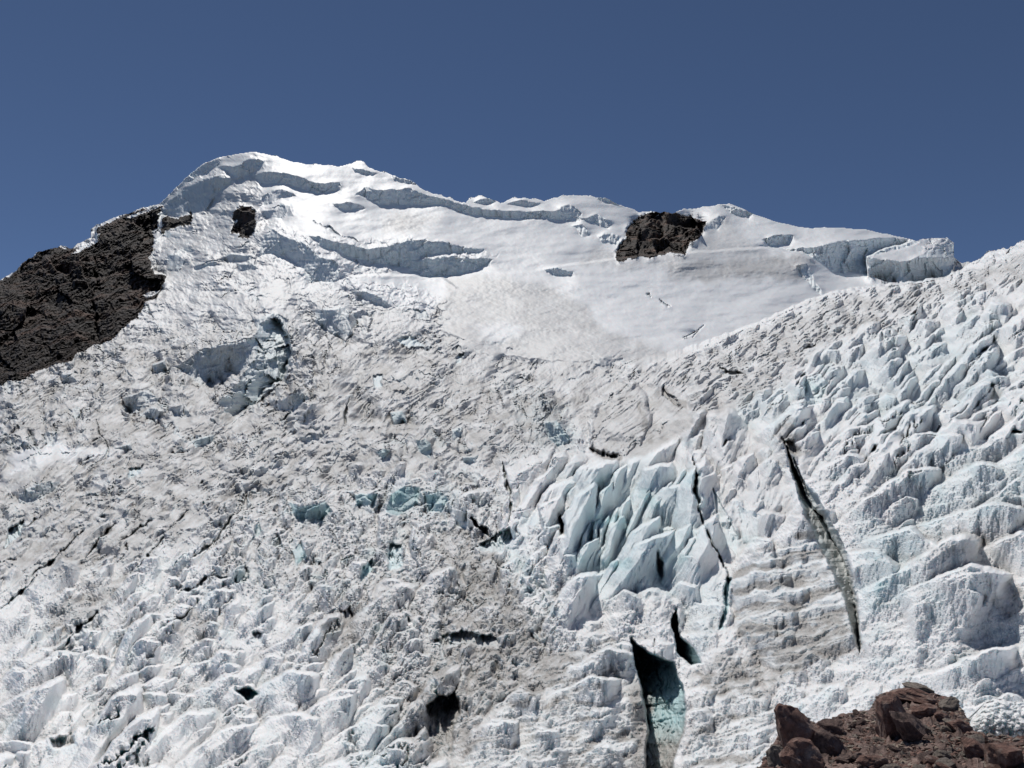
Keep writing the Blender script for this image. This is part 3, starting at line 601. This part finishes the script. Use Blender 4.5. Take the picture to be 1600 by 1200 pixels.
# ------------------------------------------------------------------ world positions
Sk = S[None]
above = np.clip(Sk - Y, 0, None)
Ye = np.maximum(Y, Sk)
jS = np.clip(((S - gy[0]) / STEP).astype(int) + 1, 0, NY - 1)
Lsk = L[jS, np.arange(NX)]
Lsk = np.convolve(np.pad(Lsk, 6, 'edge'), np.ones(13) / 13, 'valid')
Lf = np.where(Y < Sk, Lsk[None], L)
D = np.exp(Lf)
PX, PY, PZ = pos(X, Ye, D)
PY = PY + above * D * .004
PZ = PZ - above * D * .0016
keep = (above[1:, :-1] < 30) & (above[1:, 1:] < 30)
V = np.stack([PX, PY, PZ], 2).astype(F32)
dv = V[1:, :] - V[:-1, :]; dh = V[:, 1:] - V[:, :-1]
dvf = np.zeros_like(V); dvf[1:] += dv; dvf[:-1] += dv; dhf = np.zeros_like(V); dhf[:, 1:] += dh; dhf[:, :-1] += dh
NRM = np.cross(dhf, -dvf); NRM /= np.linalg.norm(NRM, axis=2, keepdims=True) + 1e-12
toc = -(V * NRM).sum(2)
NRM[(toc < 0) & (above <= 0)] *= -1 if (toc < 0).mean() > .5 else 1

# ------------------------------------------------------------------ materials
class NT:
    def __init__(s, name):
        s.m = bpy.data.materials.new(name); s.m.use_nodes = True; s.n = s.m.node_tree; s.n.nodes.clear()
    def add(s, t, **kw):
        n = s.n.nodes.new(t)
        for k, v in kw.items():
            if k.startswith('_'): setattr(n, k[1:], v)
            else: n.inputs[k].default_value = v
        return n
    def link(s, a, b): s.n.links.new(a, b)
    def mix(s, f, a, b, blend='MIX'):
        n = s.n.nodes.new('ShaderNodeMix'); n.data_type = 'RGBA'; n.blend_type = blend
        for sock, v in ((n.inputs[0], f), (n.inputs[6], a), (n.inputs[7], b)):
            if hasattr(v, 'is_output'): s.link(v, sock)
            else: sock.default_value = v if not isinstance(v, tuple) or len(v) == 4 else (*v, 1)
        return n.outputs[2]
    def math(s, op, a, b=0.5, clamp=False):
        n = s.n.nodes.new('ShaderNodeMath'); n.operation = op; n.use_clamp = clamp
        for sock, v in ((n.inputs[0], a), (n.inputs[1], b)):
            if hasattr(v, 'is_output'): s.link(v, sock)
            else: sock.default_value = v
        return n.outputs[0]
    def noise(s, vec, scale, detail=4, rough=.55, dist=0):
        n = s.add('ShaderNodeTexNoise', Scale=scale, Detail=detail, Roughness=rough, Distortion=dist); s.link(vec, n.inputs['Vector']); return n.outputs[0]
    def ramp(s, f, *st):
        n = s.n.nodes.new('ShaderNodeValToRGB'); s.link(f, n.inputs[0]); e = n.color_ramp.elements
        while len(e) < len(st): e.new(.5)
        for i, (p, c) in enumerate(st): e[i].position = p; e[i].color = (c, c, c, 1) if not isinstance(c, tuple) else (*c, 1)
        return n.outputs[0]

def ice_material():
    t = NT('glacier_ice')
    at = t.add('ShaderNodeAttribute', _attribute_name='surface'); sep = t.add('ShaderNodeSeparateColor'); t.link(at.outputs['Color'], sep.inputs[0])
    dr, bl, cr = sep.outputs[0], sep.outputs[1], sep.outputs[2]
    co = t.add('ShaderNodeTexCoord').outputs['Object']
    n1 = t.noise(co, 3.0, 5, .65); n2 = t.noise(co, .35, 5, .6); n3 = t.noise(co, 14.0, 3, .7)
    g = t.math('ADD', t.math('MULTIPLY', n1, .5), t.math('MULTIPLY', n2, .5))
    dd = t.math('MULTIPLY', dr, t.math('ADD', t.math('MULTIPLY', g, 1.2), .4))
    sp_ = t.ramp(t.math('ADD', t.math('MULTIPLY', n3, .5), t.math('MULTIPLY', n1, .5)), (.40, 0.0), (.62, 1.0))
    snow = t.mix(t.ramp(bl, (0, 0.0), (.75, 1.0)), (.88, .89, .90), (.68, .79, .82)); snow = t.mix(t.ramp(bl, (.72, 0.0), (1.0, 1.0)), snow, (.33, .54, .57))  # deep teal: dense ice colour that also paints shade onto chasm walls and cliffs
    grime_shade = t.mix(sp_, (.20, .19, .178), (.54, .525, .505))
    c = t.mix(t.math('MULTIPLY', dd, 1.0, True), snow, grime_shade)
    bs = t.add('ShaderNodeBsdfPrincipled', Roughness=.62); bs.inputs['Subsurface Weight'].default_value = .35; bs.inputs['Subsurface Scale'].default_value = .6; bs.inputs['Subsurface Radius'].default_value = (.7, 1, 1.1); t.link(c, bs.inputs['Base Color'])
    bs.inputs['Specular IOR Level'].default_value = .25
    b = t.add('ShaderNodeBump', Strength=.4, Distance=.10)
    hsum = t.math('ADD', t.math('MULTIPLY', n1, 1.6), t.math('MULTIPLY', n3, .6))
    t.link(t.math('MULTIPLY', hsum, cr), b.inputs['Height']); t.link(b.outputs[0], bs.inputs['Normal'])
    o = t.add('ShaderNodeOutputMaterial'); t.link(bs.outputs[0], o.inputs[0]); return t.m
def rock_material(name, c0, c1, c2, sc, strata=True):
    t = NT(name); co = t.add('ShaderNodeTexCoord').outputs['Object']
    mp = t.add('ShaderNodeMapping'); mp.inputs['Rotation'].default_value = (.3, .45, .2); mp.inputs['Scale'].default_value = (1, 1, 4 if strata else 1); t.link(co, mp.inputs[0])
    a = t.noise(mp.outputs[0], sc, 7, .7, .5); b_ = t.noise(co, sc * .4, 5, .65); f = t.noise(co, sc * 7, 4, .7)
    c = t.mix(t.ramp(a, (.35, 0.0), (.66, 1.0)), c0, c1)
    c = t.mix(t.ramp(b_, (.5, 0.0), (.68, 1.0)), c, c2)
    c = t.mix(.35, c, t.ramp(f, (.3, (.2, .2, .2)), (.7, (1, 1, 1))), 'MULTIPLY')
    bs = t.add('ShaderNodeBsdfPrincipled', Roughness=.85); t.link(c, bs.inputs['Base Color']); bs.inputs['Specular IOR Level'].default_value = .3
    b = t.add('ShaderNodeBump', Strength=.9, Distance=.5 / sc); t.link(t.math('ADD', a, t.math('MULTIPLY', f, .35)), b.inputs['Height']); t.link(b.outputs[0], bs.inputs['Normal'])
    o = t.add('ShaderNodeOutputMaterial'); t.link(bs.outputs[0], o.inputs[0]); return t.m
M_ice = ice_material()
M_rock = rock_material('dark_mountain_rock', (.016, .016, .019), (.088, .066, .056), (.17, .095, .068), .05)
M_rock2 = rock_material('brown_outcrop_rock', (.022, .020, .020), (.09, .066, .052), (.22, .115, .075), .07)
M_mor = rock_material('reddish_moraine_rock', (.16, .095, .078), (.44, .255, .20), (.58, .45, .38), 3.4, False)
M_mor2 = rock_material('grey_moraine_rock', (.16, .135, .12), (.46, .39, .33), (.54, .44, .34), 4.2, False)
M_mor3 = rock_material('dark_moraine_rock', (.09, .062, .056), (.29, .195, .165), (.46, .33, .28), 3.8, False)

# ------------------------------------------------------------------ meshes out of the grid
CR_ = np.clip(am * 1.0 + .12, 0, 1)
SURF = np.stack([dirt_shade, blue, CR_, np.ones_like(dirt_shade)], 2).astype(F32)
idx = np.arange(NX * NY, dtype=np.int32).reshape(NY, NX)
def tag(o, label=None, cat=None, group=None, kind=None):
    if label: o['label'] = label
    if cat: o['category'] = cat
    if group: o['group'] = group
    if kind: o['kind'] = kind
    return o
def grid_object(name, sel, mat, parent=None):
    jj, ii = np.nonzero(sel)
    q = np.stack([idx[jj, ii], idx[jj + 1, ii], idx[jj + 1, ii + 1], idx[jj, ii + 1]], 1)
    u, inv = np.unique(q, return_inverse=True); q = inv.reshape(-1, 4).astype(np.int32)
    co = V.reshape(-1, 3)[u]; base = np.zeros(3, F32)
    me = bpy.data.meshes.new(name)
    me.vertices.add(len(u)); me.loops.add(q.size); me.polygons.add(len(q))
    me.vertices.foreach_set('co', co.ravel())
    me.polygons.foreach_set('loop_start', np.arange(0, q.size, 4, dtype=np.int32))
    me.loops.foreach_set('vertex_index', q.ravel())
    me.polygons.foreach_set('use_smooth', np.ones(len(q), bool))
    me.update(calc_edges=True)
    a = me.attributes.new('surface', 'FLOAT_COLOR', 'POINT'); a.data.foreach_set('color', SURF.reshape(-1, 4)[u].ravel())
    me.normals_split_custom_set_from_vertices(NRM.reshape(-1, 3)[u])
    me.materials.append(mat)
    o = bpy.data.objects.new(name, me); COL.objects.link(o)
    if parent: o.parent = parent
    return o

# every serac or block that stands out is cut from the sheet and is a thing of its own
SER = [
 (10, BLOCKS['stripe'], 'ice_tower', 'broad ice tower with level dirty stripes, standing left of the long dark crevasse', 'ice tower', 1.2),
 (11, BLOCKS['front'], 'ice_tower', 'nearest white ice tower at the bottom centre, crusty and striped, left of the teal chasm', 'ice tower', 1.2),
 (12, BLOCKS['fang'], 'ice_tower', 'narrow pale ice tower wedged between two teal slits in the central icefall', 'ice tower', 1.2),
 (13, BLOCKS['slope'], 'ice_tower', 'smooth off-white ice tower with a slanting flat face beside the dark pit', 'ice tower', 1.2),
 (14, BLOCKS['foot'], 'ice_tower', 'crusty white ice tower between the teal chasm and the brown boulders', 'ice tower', 1.2),
 (15, [(1355,402),(1372,392),(1408,382),(1443,371),(1482,368),(1494,376),(1494,404),(1487,430),(1430,445),(1392,442),(1356,430)], 'ice_block', 'large square-cut ice block with snow cap on the skyline behind the right ridge', 'ice block', .7),
 (16, [(190,622),(225,607),(252,621),(256,645),(245,659),(212,652)], 'ice_block', 'grey tilted ice block half buried in dirty snow on the left slope', 'ice block', .7),
 (17, [(66,683),(75,670),(92,677),(83,698),(69,698)], 'ice_block', 'small dark-faced ice block at the far left above the white snow patch', 'ice block', .7),
 (18, [(430,625),(470,609),(484,622),(465,642),(434,642)], 'ice_block', 'grey striped ice block lying right of the deep blue hollow', 'ice block', .7),
 (19, [(488,482),(541,479),(550,500),(552,526),(540,537),(508,517),(490,506)], 'ice_wall', 'concave fluted ice wall below the smooth snow saddle, above the hollow', 'ice wall', .7),
 (20, [(1256,592),(1282,580),(1296,598),(1286,632),(1254,639)], 'icicle_curtain', 'pale blue curtain of icicles on the right-hand slope', 'icicles', .7),
 (21, [(735,318),(740,308),(752,304),(768,310),(776,318),(755,322)], 'ice_block', 'tiny bumpy ice block on the skyline in the middle of the summit ridge', 'ice block', .6),
 (22, [(548,260),(554,252),(568,251),(576,262),(560,264)], 'ice_block', 'tiny jagged ice block on the skyline just right of the round summit', 'ice block', .6),
]
for l, p, *_r in SER:
    w, d = sdf(p, 4, _r[-1]); q = label[w]; q[(d < 0) & (q == 0)] = l
w, d = sdf([(1350,405),(1372,388),(1408,378),(1443,366),(1486,364),(1482,376),(1447,394),(1420,407),(1378,404)], 4, .7)
q = label[w]; q[(d < 0) & (q == 15)] = 30
lf = label[:-1, :-1]
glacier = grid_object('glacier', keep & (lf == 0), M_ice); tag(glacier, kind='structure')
o = grid_object('rock_outcrop', keep & (lf == 1), M_rock); tag(o, 'huge dark jagged rock outcrop on the left flank of the snowy mountain', 'rock outcrop')
o = grid_object('rock_outcrop', keep & (lf == 2), M_rock2); tag(o, 'brown craggy rock outcrop rising from the snowfield on the skyline', 'rock outcrop')
o = grid_object('rock_outcrop', keep & (lf == 3), M_rock); tag(o, 'small black rock outcrop showing through the snow below the summit', 'rock outcrop')
o = grid_object('rock_outcrop', keep & (lf == 4), M_rock); tag(o, 'low dark rock outcrop in the shade under the big ice cliff near the summit', 'rock outcrop')
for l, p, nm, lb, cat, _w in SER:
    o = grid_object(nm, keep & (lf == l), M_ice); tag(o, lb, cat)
    if l == 15: grid_object('snow_cap', keep & (lf == 30), M_ice, o)

# ------------------------------------------------------------------ moraine in the lower right corner
MO = [(1150,1300),(1165,1230),(1186,1200),(1200,1178),(1216,1150),(1222,1118),(1245,1112),(1275,1130),(1290,1133),(1310,1118),(1335,1112),(1360,1108),(1370,1088),(1395,1078),
      (1425,1072),(1470,1085),(1500,1102),(1512,1125),(1520,1142),(1560,1150),(1600,1152),(1740,1150)]
mx = np.arange(1150, 1745, 4.0); my = np.interp(mx, [p[0] for p in MO], [p[1] for p in MO]) + fbm(mx[None] / 22, mx[None] * 0, 3, 700)[0] * 4
rows = 70
UX, TT = np.meshgrid(mx, np.linspace(0, 1, rows)); TOP = np.interp(UX, mx, my)
YY = TOP + (1500 - TOP) * TT
DD = np.exp(np.interp(YY, [1060, 1200, 1500], [math.log(22), math.log(11.5), math.log(5.5)])) * np.interp(UX, [1150, 1250, 1740], [1.12, 1.0, .86])
ux, uy, uz = pos(UX, YY, DD)
uz = uz + facets((ux * 2.2).astype(F32), (uy * 1.6).astype(F32), 710) * .10 * np.clip(TT * 12, 0, 1) + facets((ux * 6).astype(F32), (uy * 5).astype(F32), 711) * .05 * np.clip(TT * 12, 0, 1)
mco = np.stack([ux, uy, uz], 2)
back = mco[0].copy(); back[:, 1] += 1.2; back[:, 2] -= 2.5
mco = np.concatenate([back[None], mco], 0).reshape(-1, 3)
nc = len(mx); mf = [(j * nc + i, (j + 1) * nc + i, (j + 1) * nc + i + 1, j * nc + i + 1) for j in range(rows) for i in range(nc - 1)]
me = bpy.data.meshes.new('moraine'); me.from_pydata(mco.tolist(), [], mf); me.materials.append(M_mor3)
mor = bpy.data.objects.new('moraine', me); COL.objects.link(mor); tag(mor, kind='structure')
def mor_pt(x, y):
    d = math.exp(np.interp(y, [1060, 1200, 1500], [math.log(22), math.log(11.5), math.log(5.5)])) * float(np.interp(x, [1150, 1250, 1740], [1.12, 1.0, .86]))
    return Vector(pos(x, y, d)), d

def rock_mesh(seed, sub=3, cuts=9, flat=1.0, rough_=.05):
    r = random.Random(seed); bm = bmesh.new(); bmesh.ops.create_icosphere(bm, subdivisions=sub, radius=1)
    pl = []
    for k in range(cuts):
        n = Vector((r.gauss(0, 1), r.gauss(0, 1), r.gauss(0, 1))).normalized(); pl.append((n, r.uniform(.45, .8)))
    for v in bm.verts:
        for n, dd in pl:
            e = v.co.dot(n) - dd
            if e > 0: v.co -= n * e
    from mathutils import noise as mn
    off = Vector((seed * 3.1, 0, 0))
    for v in bm.verts:
        st_ = math.floor((v.co.x * .5 + v.co.z * 1.1 + mn.noise(v.co * 1.5 + off) * .5) * 5) / 5
        v.co += v.co.normalized() * (mn.noise(v.co * 2.2 + off) * rough_ * 2.4 + mn.noise(v.co * 6 + off) * rough_ * 1.3 + mn.noise(v.co * 14 + off) * rough_ * .6 + mn.cell(Vector((st_ * 7, 0, seed))) * rough_ * 1.4)
        v.co.z *= flat
    m = bpy.data.meshes.new('boulder'); bm.to_mesh(m); bm.free(); return m
BO = [  # x, y, width, height, tilt, material, label
 (1246,1150,62,84,-.3,0,'tall reddish-brown boulder leaning at the left end of the rubble, against the ice'),
 (1252,1185,60,66,.2,0,'smooth brown boulder in front of the tall one at the left end of the rubble'),
 (1292,1165,44,40,.1,2,'dark square-edged boulder with a brown top beside the left boulders'),
 (1212,1180,40,44,.3,1,'speckled yellowish boulder at the extreme left foot of the rubble'),
 (1300,1136,40,24,.0,2,'low dark boulder at the edge of the ice left of the big central one'),
 (1392,1125,52,84,.1,0,'big reddish-brown boulder, the tallest of the heap, beside the ice hollow'),
 (1420,1140,46,60,-.2,2,'purple-grey boulder pressed against the right side of the tallest boulder'),
 (1432,1074,44,13,.15,1,'flat tan slab lying on the very top of the rubble heap'),
 (1425,1088,60,22,.3,0,'reddish slab propped just under the topmost flat slab'),
 (1443,1112,40,22,.0,0,'brown blocky boulder right of the dark gap in the heap'),
 (1482,1100,36,22,-.4,1,'rounded olive-grey boulder on the right shoulder of the heap'),
 (1470,1120,22,16,.2,0,'small red boulder below the rounded olive-grey one'),
 (1497,1136,30,22,.1,0,'pinkish-brown boulder near the white ice shelf'),
 (1524,1172,40,34,.2,0,'brown boulder under the dark edge of the white ice shelf'),
 (1570,1182,60,50,.0,0,'large brown boulder at the right edge of the rubble'),
 (1474,1182,24,14,.1,1,'light tan stone standing out in the dark gravel'),
 (1360,1190,40,22,.0,0,'flat brown stone in the gravel at the bottom edge'),
 (1445,1140,18,18,.3,1,'yellow-brown stone wedged beneath the right shoulder boulders'),
]
mats = [M_mor, M_mor2, M_mor3]
for k, (x, y, w_, h_, tl, mi, lb) in enumerate(BO):
    m = rock_mesh(100 + k, 4, 17, 1, .024); m.materials.append(mats[mi])
    p, d = mor_pt(x, y + h_ * .3)
    o = bpy.data.objects.new('boulder', m); COL.objects.link(o)
    o.location = (Vector(pos(x, y, d * .985))); o.scale = (w_ * d / FPX * .66, w_ * d / FPX * .6, h_ * d / FPX * .66)
    o.rotation_euler = (random.uniform(-.2, .2), tl, 0)
    tag(o, lb, 'boulder')
protos = []
for s in range(9):
    m = rock_mesh(300 + s, 2, 9, .7, .06); m.materials.append(mats[s % 3]); protos.append(m)
nst = 0
while nst < 240:
    x = random.uniform(1195, 1660); y = random.uniform(1075, 1260); ty = np.interp(x, [q[0] for q in MO], [q[1] for q in MO])
    if y < ty + 3: continue
    p, d = mor_pt(x, y); nst += 1
    o = bpy.data.objects.new('stone', protos[random.randrange(9)]); COL.objects.link(o)
    s = random.choice((.05, .07, .09, .12, .17)) * random.uniform(.8, 1.2)
    o.location = p + Vector((0, 0, s * .3)); o.scale = (s, s * random.uniform(.6, 1), s * random.uniform(.5, .9))
    o.rotation_euler = (random.uniform(-.5, .5), random.uniform(-.5, .5), random.uniform(0, 6.3))
    tag(o, 'small angular brown stone lying in the rubble at the foot of the ice', 'stone', 'small stones of the rubble heap')
# gravel: one object
gv, gf, base = [], [], 0
octa = np.array([(1,0,0),(-1,0,0),(0,1,0),(0,-1,0),(0,0,1),(0,0,-1)], float)
ofc = [(0,2,4),(2,1,4),(1,3,4),(3,0,4),(2,0,5),(1,2,5),(3,1,5),(0,3,5)]
for k in range(15000):
    x = random.uniform(1185, 1700); y = random.uniform(1075, 1290); ty = np.interp(x, [q[0] for q in MO], [q[1] for q in MO])
    if y < ty + 2: continue
    p, d = mor_pt(x, y); s = random.choice((.02, .03, .045, .07)) * random.uniform(.7, 1.4)
    q = octa * rng.uniform(.5, 1.2, (6, 1)) * np.array([s, s * .8, s * .55]); a = random.uniform(0, 6.3); c_, s_ = math.cos(a), math.sin(a)
    tl = random.uniform(-.6, .6)
    q = q @ np.array([[c_, s_, 0], [-s_, c_, 0], [0, 0, 1]]) @ np.array([[1, 0, 0], [0, math.cos(tl), math.sin(tl)], [0, -math.sin(tl), math.cos(tl)]])
    gv.extend((q + np.array(p) + [0, 0, s * .2]).tolist()); gf.extend([tuple(i + base for i in t) for t in ofc]); base += 6
me = bpy.data.meshes.new('gravel'); me.from_pydata(gv, [], gf)
for m in mats: me.materials.append(m)
mi = np.repeat(rng.integers(0, 3, len(gf) // 8), 8).astype(np.int32); me.polygons.foreach_set('material_index', mi)
o = bpy.data.objects.new('gravel', me); COL.objects.link(o); tag(o, 'dark reddish gravel filling the gaps between the boulders', 'gravel', kind='stuff')

# white ice shelf over the boulders on the right
def ice_shelf():
    r = random.Random(5)
    out = [(1512,1138),(1520,1118),(1538,1098),(1556,1092),(1600,1097),(1660,1090),(1740,1085)]
    low = [(1512,1142),(1530,1145),(1552,1148),(1580,1150),(1602,1153),(1660,1160),(1740,1165)]
    nxs, nys = 150, 60; v, f = [], []
    for j in range(nys):
        t = j / (nys - 1)
        for i in range(nxs):
            s = i / (nxs - 1); x = 1512 + s * 228
            yt = np.interp(x, [p[0] for p in out], [p[1] for p in out]); yb = np.interp(x, [p[0] for p in low], [p[1] for p in low])
            y = yt + (yb - yt) * t; d = 19.4 - 1.1 * s - 1.7 * math.sin(min(1, t * 1.25) * math.pi / 2)
            v.append((x, y, d))
    v = np.array(v); n = fbm((v[:, 0] / 9).astype(F32), (v[:, 1] / 7).astype(F32), 5, 740, .6)
    v[:, 2] -= n * .28; v[:, 1] += n * 1.2 + fbm((v[:, 0] / 30).astype(F32), (v[:, 1] * 0).astype(F32), 3, 741) * 4
    c = np.stack(pos(v[:, 0], v[:, 1], v[:, 2]), 1)
    bk = c[:nxs].copy(); bk[:, 1] += 2.5; bk[:, 2] -= 1.6; lo = c[-nxs:].copy(); lo[:, 1] += 2.5; lo[:, 2] -= 1.2
    c = np.concatenate([bk, c, lo], 0)
    for j in range(nys + 1):
        for i in range(nxs - 1): f.append((j * nxs + i, (j + 1) * nxs + i, (j + 1) * nxs + i + 1, j * nxs + i + 1))
    me = bpy.data.meshes.new('ice_shelf'); me.from_pydata(c.tolist(), [], f); me.polygons.foreach_set('use_smooth', np.ones(len(f), bool))
    a = me.attributes.new('surface', 'FLOAT_COLOR', 'POINT'); a.data.foreach_set('color', np.tile(np.array([.08, .1, .6, 1], F32), len(c)))
    me.materials.append(M_ice); o = bpy.data.objects.new('ice_shelf', me); COL.objects.link(o)
    tag(o, 'clean white overhanging ice shelf above the brown boulders at the lower right', 'ice shelf')
ice_shelf()

# ------------------------------------------------------------------ light, sky, camera
EL, AZ = math.radians(61), math.radians(-22)      # azimuth measured from +Y, negative = left
sd = Vector((math.sin(AZ) * math.cos(EL), math.cos(AZ) * math.cos(EL), math.sin(EL)))
sl = bpy.data.lights.new('sun', 'SUN'); sl.energy = 3.3; sl.angle = math.radians(.53); sl.color = (1, .965, .91)
so = bpy.data.objects.new('sun', sl); COL.objects.link(so); so.rotation_euler = (-sd).to_track_quat('-Z', 'Y').to_euler()
wd = bpy.data.worlds.new('World'); scene.world = wd; wd.use_nodes = True
nt = wd.node_tree; bg = nt.nodes['Background']
st = nt.nodes.new('ShaderNodeTexSky'); st.sky_type = 'NISHITA'; st.sun_disc = False
st.sun_elevation = EL; st.sun_rotation = AZ; st.altitude = 5000; st.air_density = .7; st.dust_density = .2; st.ozone_density = 1.5
hs = nt.nodes.new('ShaderNodeHueSaturation'); hs.inputs['Saturation'].default_value = 1.02
nt.links.new(st.outputs[0], hs.inputs['Color']); nt.links.new(hs.outputs[0], bg.inputs[0]); bg.inputs[1].default_value = .085
# the valley floor that runs on behind the viewer
me = bpy.data.meshes.new('ground'); me.from_pydata([(-3000, -3000, -60), (3000, -3000, -60), (3000, 2, -14), (-3000, 2, -14)], [], [(0, 1, 2, 3)])
me.materials.append(M_mor2); tag_o = bpy.data.objects.new('ground', me); COL.objects.link(tag_o); tag(tag_o, kind='structure')
cam = bpy.data.cameras.new('camera'); cam.sensor_width = 36; cam.lens = 36 * FPX / 1600; cam.clip_start = .1; cam.clip_end = 8000
cobj = bpy.data.objects.new('camera', cam); COL.objects.link(cobj); cobj.rotation_euler = (math.pi / 2 + PITCH, 0, 0)
scene.camera = cobj
scene.render.engine = 'CYCLES'
scene.cycles.max_bounces = 8; scene.cycles.diffuse_bounces = 6
scene.view_settings.view_transform = 'Standard'; scene.view_settings.look = 'None'; scene.view_settings.exposure = 0
